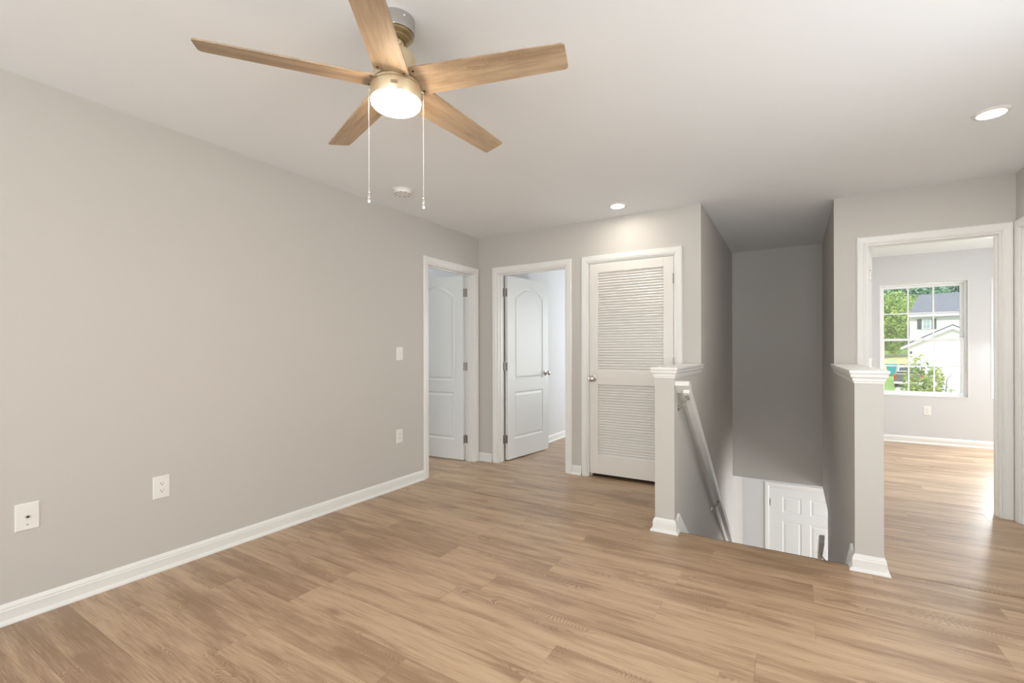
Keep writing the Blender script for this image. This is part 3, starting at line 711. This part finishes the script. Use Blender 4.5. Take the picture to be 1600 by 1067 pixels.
# ------------------------------------------------------------------ windows
def window(name, x0, x1, z0, z1, label):
    e = tag(empty(name, ((x0 + x1) / 2, FW, z0)), label, 'window', kind='structure')
    fy0, fy1 = FW + .045, FW + .125
    # return liner
    rt = MB(); j = .006
    rt.box((x0, FW - .003, z0), (x0 + j, fy1, z1)); rt.box((x1 - j, FW - .003, z0), (x1, fy1, z1)); rt.box((x0 + j, FW - .003, z1 - j), (x1 - j, fy1, z1)); rt.box((x0 + j, FW - .006, z0), (x1 - j, fy1, z0 + j))
    rt.build('window_return', M['trim'], e)
    fr = MB(); f = .022; a0, a1, b0, b1 = x0 + j, x1 - j, z0 + j, z1 - j
    for bb in (((a0, fy0, b0), (a0 + f, fy1, b1)), ((a1 - f, fy0, b0), (a1, fy1, b1)), ((a0 + f, fy0, b1 - f), (a1 - f, fy1, b1)), ((a0 + f, fy0, b0), (a1 - f, fy1, b0 + f))): fr.box(*bb)
    fr.build('window_frame', M['vinyl'], e, bevel=.002)
    zm = z0 + (z1 - z0) * .495
    for (s0, s1, y, nm) in ((zm - .012, b1 - f, fy0 + .045, 'upper_sash'), (b0 + f, zm + .022, fy0 + .008, 'lower_sash')):
        q = .030; p0, p1 = a0 + f, a1 - f; sh = MB(); y1 = y + .030
        sh.box((p0, y, s0), (p0 + q, y1, s1)); sh.box((p1 - q, y, s0), (p1, y1, s1)); sh.box((p0 + q, y, s1 - q), (p1 - q, y1, s1)); sh.box((p0 + q, y, s0), (p1 - q, y1, s0 + q))
        so = sh.build(nm, M['vinyl'], e, bevel=.002)
        g = MB(); gx0, gx1, gz0, gz1 = p0 + q, p1 - q, s0 + q, s1 - q
        for k in (1, 2): xx = gx0 + (gx1 - gx0) * k / 3; g.box((xx - .008, y + .010, gz0), (xx + .008, y + .018, gz1))
        zz = (gz0 + gz1) / 2; g.box((gx0, y + .0105, zz - .008), (gx1, y + .0175, zz + .008)); g.build('grille', M['vinyl'], so)
        MB().box((gx0, y + .020, gz0), (gx1, y + .023, gz1)).build('pane', M['glass'], so)
    MB().box(((x0 + x1) / 2 - .03, fy0 - .006, zm + .022), ((x0 + x1) / 2 + .03, fy0 + .02, zm + .030)).build('sash_lock', M['vinyl'], e, bevel=.003)
    return e
window('window_1', 3.938, 4.806, .607, 2.070, 'white double-hung window with grilles in the front bedroom')
window('window_2', 5.005, 5.873, .607, 2.070, 'second bedroom window showing only as a bright sliver at the door edge')

# ------------------------------------------------------------------ outside
def leafmat(name, c1, c2, tr=.3):
    m = bpy.data.materials.new(name); m.use_nodes = True; n = m.node_tree; b = n.nodes['Principled BSDF']
    t = n.nodes.new('ShaderNodeTexCoord'); no = n.nodes.new('ShaderNodeTexNoise'); no.inputs['Scale'].default_value = 2.2; no.inputs['Detail'].default_value = 4
    cr_ = n.nodes.new('ShaderNodeValToRGB'); cr_.color_ramp.elements[0].position = .4; cr_.color_ramp.elements[1].position = .62
    cr_.color_ramp.elements[0].color = (*c1, 1); cr_.color_ramp.elements[1].color = (*c2, 1)
    n.links.new(t.outputs['Object'], no.inputs['Vector']); n.links.new(no.outputs[0], cr_.inputs[0]); n.links.new(cr_.outputs[0], b.inputs['Base Color'])
    b.inputs['Roughness'].default_value = .6; b.inputs['Subsurface Weight'].default_value = 0
    return m
M['leaf_dark'] = leafmat('forest_leaves', s2l(122, 162, 136), s2l(170, 204, 170))
M['leaf_light'] = leafmat('light_leaves', s2l(146, 182, 96), s2l(214, 226, 132))
M['leaf_near'] = leafmat('near_leaves', s2l(150, 176, 84), s2l(226, 222, 120))
M['bark'] = mat('bark', s2l(110, 98, 84), .9, var=.2, vscale=12)
GZ = [(8.0, -3.1), (30, -2.9), (46, -2.1), (50, -1.97), (58, -1.22), (66, -1.25), (78, -1.1), (85, -.5), (110, .8), (150, 2.6)]
def gz(y):
    for (a, b), (c, d) in zip(GZ, GZ[1:]):
        if y <= c: return b + (d - b) * max(0, (y - a)) / (c - a)
    return GZ[-1][1]
def strip(x0, x1, ys, dz=0, jit=0):
    mb = MB(); rr = random.Random(3)
    n = 14
    for y in ys:
        for i in range(n): mb.v.append((x0(y) + (x1(y) - x0(y)) * i / (n - 1), y, gz(y) + dz))
    for j in range(len(ys) - 1):
        for i in range(n - 1): k = j * n + i; mb.f.append((k, k + 1, k + n + 1, k + n))
    return mb
ys = [8 + (150 - 8) * i / 70 for i in range(71)]
M['lawn'] = mat('lawn_grass', s2l(164, 196, 104), .95, bump=1, bscale=8, var=.12, vscale=1.5)
M['field'] = mat('dry_field_grass', s2l(238, 224, 168), .95, bump=1, bscale=6, var=.1, vscale=.6)
M['concrete'] = mat('pale_concrete', s2l(232, 224, 212), .9, var=.04, vscale=1)
tag(strip(lambda y: -20, lambda y: 70, ys).build('lawn', M['lawn']), 'green sloping lawn outside the bedroom window', 'lawn', kind='structure')
tag(strip(lambda y: 4, lambda y: 24, [64 + i for i in range(44)], .03).build('field', M['field']), 'dry yellow grass field beyond the pickup truck', 'field', kind='structure')
dv = MB()

for i in range(26): y = 40 + i; dv.add([(8.4 + (y - 40) * .19, y, gz(y) + .04), (24, y, gz(y) + .04), (24, y + 1, gz(y + 1) + .04), (8.4 + (y - 39) * .19, y + 1, gz(y + 1) + .04)], [(0, 1, 2, 3)])
tag(dv.build('driveway', M['concrete']), 'pale concrete driveway under the pickup truck', 'driveway', kind='structure')
# trees
def crown_mesh(name, rx, rz, n, leaf, m, seed, lobes=9):
    rr = random.Random(seed); mb = MB()
    L_ = [(Vector((rr.uniform(-.55, .55) * rx, rr.uniform(-.55, .55) * rx, rr.uniform(-.55, .6) * rz)), rr.uniform(.35, .6)) for _ in range(lobes)]
    for i in range(n):
        c, s = rr.choice(L_); d = Vector((rr.gauss(0, 1), rr.gauss(0, 1), rr.gauss(0, 1))).normalized()
        p = c + Vector((d.x * rx, d.y * rx, d.z * rz)) * s * rr.uniform(.8, 1.05)
        u = Vector((rr.gauss(0, 1), rr.gauss(0, 1), rr.gauss(0, .6))).normalized(); v = u.cross(Vector((rr.gauss(0, 1), rr.gauss(0, 1), rr.gauss(0, 1)))).normalized(); s_ = leaf * rr.uniform(.6, 1.3)
        mb.add([p - u * s_, p + v * s_ * .5, p + u * s_, p - v * s_ * .5], [(0, 1, 2, 3)])
    me = bpy.data.meshes.new(name); me.from_pydata(mb.v, [], mb.f); me.materials.append(m); return me
cm_dark = crown_mesh('crown', 3.5, 8, 5200, .42, M['leaf_dark'], 1, 12)
cm_light = crown_mesh('crown', 3.0, 4.8, 8000, .17, M['leaf_light'], 2, 12)
tm = MB().lathe([(.28, 0), (.2, 3), (.12, 7)], (0, 0, 0), 'z', 8)
tme = bpy.data.meshes.new('trunk'); tme.from_pydata(tm.v, [], tm.f); tme.materials.append(M['bark'])
def tree(x, y, me, cz, rz, sc, label, group):
    e = tag(empty('tree', (x, y, gz(y)), rz), label, 'tree', group); e.scale = (sc, sc, sc)
    for nm, mm, z in (('trunk', tme, 0), ('crown', me, cz)):
        o = bpy.data.objects.new(nm, mm); C.objects.link(o); o.parent = e; o.location = (0, 0, z)
ORD = ('leftmost', 'second', 'third', 'fourth', 'fifth')
for i, x in enumerate((18.0, 25.9, 33.9, 41.8)):
    tree(x, 121, cm_dark, 7.4, i * 1.1, .98, ORD[i] + (' ' if i == 0 else ' from left ') + 'of the near row of dark green forest trees', 'forest trees behind the house')
for i, x in enumerate((15.6, 22.9, 30.2, 37.5)):
    tree(x, 132, cm_dark, 8.0, i * 1.7 + .5, .93, ORD[i] + (' ' if i == 0 else ' from left ') + 'of the far row of dark green forest trees', 'forest trees behind the house')
tree(14.9, 94, cm_light, 4.6, 0, 1.22, 'largest bright yellow-green leafy tree left of the opposite house', 'light green trees')
tree(19.9, 101, cm_light, 4.6, 2.1, 1.15, 'yellow-green leafy tree half hidden behind the house roof', 'light green trees')
tree(12.6, 101, cm_light, 4.6, 4.2, 1.1, 'yellow-green leafy tree at the left edge of the window', 'light green trees')

# near shrub tree
nt_ = tag(empty('young_tree', (5.52, 14, gz(14))), 'young yellow-green leafy tree close outside the bedroom window', 'tree')
nm_ = crown_mesh('foliage', .42, .88, 2200, .045, M['leaf_near'], 5, 14)
o = bpy.data.objects.new('foliage', nm_); C.objects.link(o); o.parent = nt_; o.location = (0, 0, 3.15)
MB().tube([(0, 0, 0), (.03, .02, 1.6), (-.02, 0, 3.0), (.0, 0, 3.8)], [.05, .035, .02, .006], 8).build('trunk', M['bark'], nt_, world=False)
sp = tag(empty('sapling', (6.23, 15.4, gz(15))), 'thin sprig with yellow-green leaves right of the young tree', 'tree')
nm_ = crown_mesh('foliage', .26, .55, 120, .05, M['leaf_near'], 8, 6)
o = bpy.data.objects.new('foliage', nm_); C.objects.link(o); o.parent = sp; o.location = (0, 0, 3.05)
MB().tube([(0, 0, 0), (.03, .02, 1.6), (-.06, 0, 3.0), (-.03, 0, 3.5), (.16, 0, 3.85)], [.03, .02, .012, .006, .004], 8).build('trunk', M['bark'], sp, world=False)
# opposite house
M['siding'] = mat('cream_siding', s2l(250, 247, 236), .8, var=.02, vscale=2)
M['roof'] = mat('grey_shingles', s2l(142, 142, 150), .9, bump=.8, bscale=10, var=.16, vscale=2.2)
M['roofedge'] = mat('dark_roof_edge', s2l(86, 86, 96), .9)
M['fascia'] = mat('white_fascia', s2l(245, 245, 243), .7)
M['shutter'] = mat('dark_shutter', s2l(92, 98, 98), .7)
M['hglass'] = mat('far_window_glass', s2l(176, 200, 196), .2, var=.1, vscale=3)
hs = tag(empty('house', (16.1, 80, gz(80))), 'cream two-storey house with grey shingle roof and front garage gable', 'house')
hx0, hx1, hy = 16.1, 30, 80
MB().box((hx0, hy, -1.2), (hx1, hy + 9, 5.72)).build('wall', M['siding'], hs)
sd_ = MB()
k = 0; z = -1.0
while z < 5.6:
    sd_.add([(hx0, hy - .004, z), (hx1, hy - .004, z), (hx1, hy - .012, z + .01), (hx0, hy - .012, z + .01), (hx0, hy - .004, z + .2), (hx1, hy - .004, z + .2)], [(0, 1, 2, 3), (3, 2, 5, 4)]); z += .2
sd_.build('siding_boards', M['siding'], hs)['kind'] = 'stuff'
MB().loft([[(hx0 - .1, hy - .5, 5.95), (hx0 + .95, hy + 4.6, 8.95), (hx0 - .1, hy + 9.5, 5.95), (hx0 - .1, hy - .5, 5.85)], [(hx1, hy - .5, 5.95), (hx1, hy + 4.6, 8.95), (hx1, hy + 9.5, 5.95), (hx1, hy - .5, 5.85)]]).build('roof', M['roof'], hs)
sh_ = MB()
for i in range(22):
    f0 = i / 22; y0 = hy - .5 + 5.1 * f0; z0 = 5.95 + 3.0 * f0; xo = hx0 - .1 + 1.05 * f0
    sh_.add([(xo, y0, z0 + .005), (hx1, y0, z0 + .005), (hx1, y0 + .24, z0 + .165), (xo, y0 + .24, z0 + .165), (xo, y0, z0 + .04), (hx1, y0, z0 + .04)], [(0, 1, 5, 4), (4, 5, 2, 3)])
sh_.build('shingle_courses', M['roof'], hs)['kind'] = 'stuff'
MB().box((hx0 - .15, hy - .56, 5.62), (hx1, hy - .5, 5.93)).build('fascia', M['fascia'], hs)
wf = MB().box((17.35, hy - .10, 4.02), (18.2, hy - .03, 5.32)).build('window', M['fascia'], hs)
MB().box((17.46, hy - .115, 4.12), (18.09, hy - .10, 5.22)).build('pane', M['hglass'], wf)
MB().box((17.46, hy - .125, 4.65), (18.09, hy - .115, 4.70)).box((17.755, hy - .125, 4.12), (17.795, hy - .115, 5.22)).build('muntin', M['fascia'], wf)
MB().box((16.85, hy - .09, 4.02), (17.28, hy - .03, 5.34)).build('shutter', M['shutter'], hs); MB().box((18.27, hy - .09, 4.02), (18.72, hy - .03, 5.34)).build('shutter', M['shutter'], hs)
# garage wing
gy = 66.2; gx0, gxa, gx1 = 16.15, 19.67, 23.2
MB().loft([[(gx0, gy, -1.3), (gx1, gy, -1.3), (gx1, gy, 1.75), (gxa, gy, 3.52), (gx0, gy, 1.75)], [(gx0, hy, -1.3), (gx1, hy, -1.3), (gx1, hy, 1.75), (gxa, hy, 3.52), (gx0, hy, 1.75)]]).build('garage_wall', M['siding'], hs)
rs = (3.82 - 1.55) / (gxa - 15.5)
for s_ in (-1, 1):
    e0 = gxa + s_ * (gxa - 15.5)
    MB().loft([[(gxa, gy - .35, 3.82), (e0, gy - .35, 1.55), (e0, gy - .35, 1.70), (gxa, gy - .35, 3.97)][::1], [(gxa, hy, 3.82), (e0, hy, 1.55), (e0, hy, 1.70), (gxa, hy, 3.97)]]).build('garage_roof', M['roofedge'], hs)
    MB().loft([[(gxa, gy - .38, 3.50), (e0, gy - .38, 1.30), (e0, gy - .38, 1.56), (gxa, gy - .38, 3.84)], [(gxa, gy - .30, 3.50), (e0, gy - .30, 1.30), (e0, gy - .30, 1.56), (gxa, gy - .30, 3.84)]]).build('fascia', M['fascia'], hs)
gd = MB()
for i in range(4): gd.box((16.85, gy - .05, -1.3 + i * .6), (21.8, gy - .015, -1.3 + i * .6 + .585))
for i in range(4):
    for j in range(8): gd.box((17.0 + j * .6, gy - .06, -1.3 + i * .6 + .1), (17.45 + j * .6, gy - .05, -1.3 + i * .6 + .49))
gd.build('garage_door', M['fascia'], hs)
MB().box((16.73, gy - .09, -1.3), (16.85, gy - .01, 1.22)).box((16.73, gy - .09, 1.10), (21.92, gy - .01, 1.22)).box((21.8, gy - .09, -1.3), (21.92, gy - .01, 1.22)).build('door_trim', M['fascia'], hs)
MB().box((16.28, gy - .18, .86), (16.46, gy - .0, 1.14)).build('wall_lantern', M['shutter'], hs, bevel=.03)
hs.rotation_euler.z = R(-10)
# pickup truck, seen from behind
M['truck'] = mat('grey_truck_paint', s2l(120, 116, 108), .35, .3, var=.03)
M['tyre'] = mat('tyre', (.03, .03, .03), .8); M['tail'] = mat('tail_light', s2l(214, 40, 36), .3); M['bumper'] = mat('bumper', s2l(225, 225, 222), .3, .3)
tx, ty, tz = 11.15, 50.0, -1.97
tr = tag(empty('pickup_truck', (tx, ty + 2.6, gz(52.6))), 'dark grey pickup truck seen from behind on the driveway', 'truck')
def tp(mb, nm, m, **k):
    mb.v = [(x + tx, y + ty, z + tz + max(0, y) * .06) for x, y, z in mb.v]; return mb.build(nm, m, tr, **k)
tp(MB().loft([[(-.95, 0, .55), (.95, 0, .55), (.95, 0, 1.08), (.92, 0, 1.24), (-.92, 0, 1.24), (-.95, 0, 1.08)], [(-.95, 5.2, .45), (.95, 5.2, .45), (.95, 5.2, .9), (.9, 5.2, 1.0), (-.9, 5.2, 1.0), (-.95, 5.2, .9)]]), 'body', M['truck'], bevel=.03)
tp(MB().loft([[(-.88, 1.9, 1.2), (.88, 1.9, 1.2), (.88, 4.3, 1.15), (-.88, 4.3, 1.15)], [(-.72, 2.15, 1.78), (.72, 2.15, 1.78), (.72, 3.5, 1.78), (-.72, 3.5, 1.78)]]), 'cab', M['truck'], bevel=.04)
tp(MB().add([(-.72, 1.93, 1.3), (.72, 1.93, 1.3), (.62, 2.12, 1.70), (-.62, 2.12, 1.70)], [(0, 1, 2, 3)]), 'rear_window', M['shutter'])
tp(MB().box((-.78, -.03, .66), (.78, .0, 1.2)), 'tailgate', M['truck'], bevel=.02)
for s_ in (-1, 1):
    tp(MB().box((s_ * .80, -.04, .78), (s_ * .95, .06, 1.16)), 'tail_light', M['tail'], bevel=.01)
    for y in (1.1, 4.3): tp(MB().lathe([(.0001, s_ * .72), (.36, s_ * .72), (.38, s_ * .76), (.38, s_ * .90), (.34, s_ * .95), (.0001, s_ * .93)], (0, y, .37), 'x', 20), 'wheel', M['tyre'])
tp(MB().box((-.95, -.16, .38), (.95, .02, .56)), 'bumper', M['bumper'], bevel=.03)
tr.rotation_euler.z = R(-11); tr.location.x += .45
# wheeled bin
M['teal'] = mat('teal_plastic', s2l(52, 168, 178), .5)
bn = tag(empty('wheeled_bin', (11.15, 58, gz(58))), 'teal wheeled refuse bin standing on the grass behind the truck', 'bin')
bz = gz(58)
MB().loft([[(10.87, 57.72, bz + .06), (11.35, 57.72, bz + .06), (11.35, 58.25, bz + .06), (10.87, 58.25, bz + .06)], [(10.75, 57.6, bz + 1.0), (11.5, 57.6, bz + 1.0), (11.5, 58.4, bz + 1.0), (10.75, 58.4, bz + 1.0)]]).build('body', M['teal'], bn, bevel=.03)
MB().box((10.67, 57.52, bz + 1.01), (11.57, 58.5, bz + 1.13)).build('lid', M['teal'], bn, bevel=.04)
for x in (10.83, 11.35): MB().lathe([(.12, x), (.12, x + .06)], (0, 58.28, bz + .12), 'x', 14).build('wheel', M['tyre'], bn)
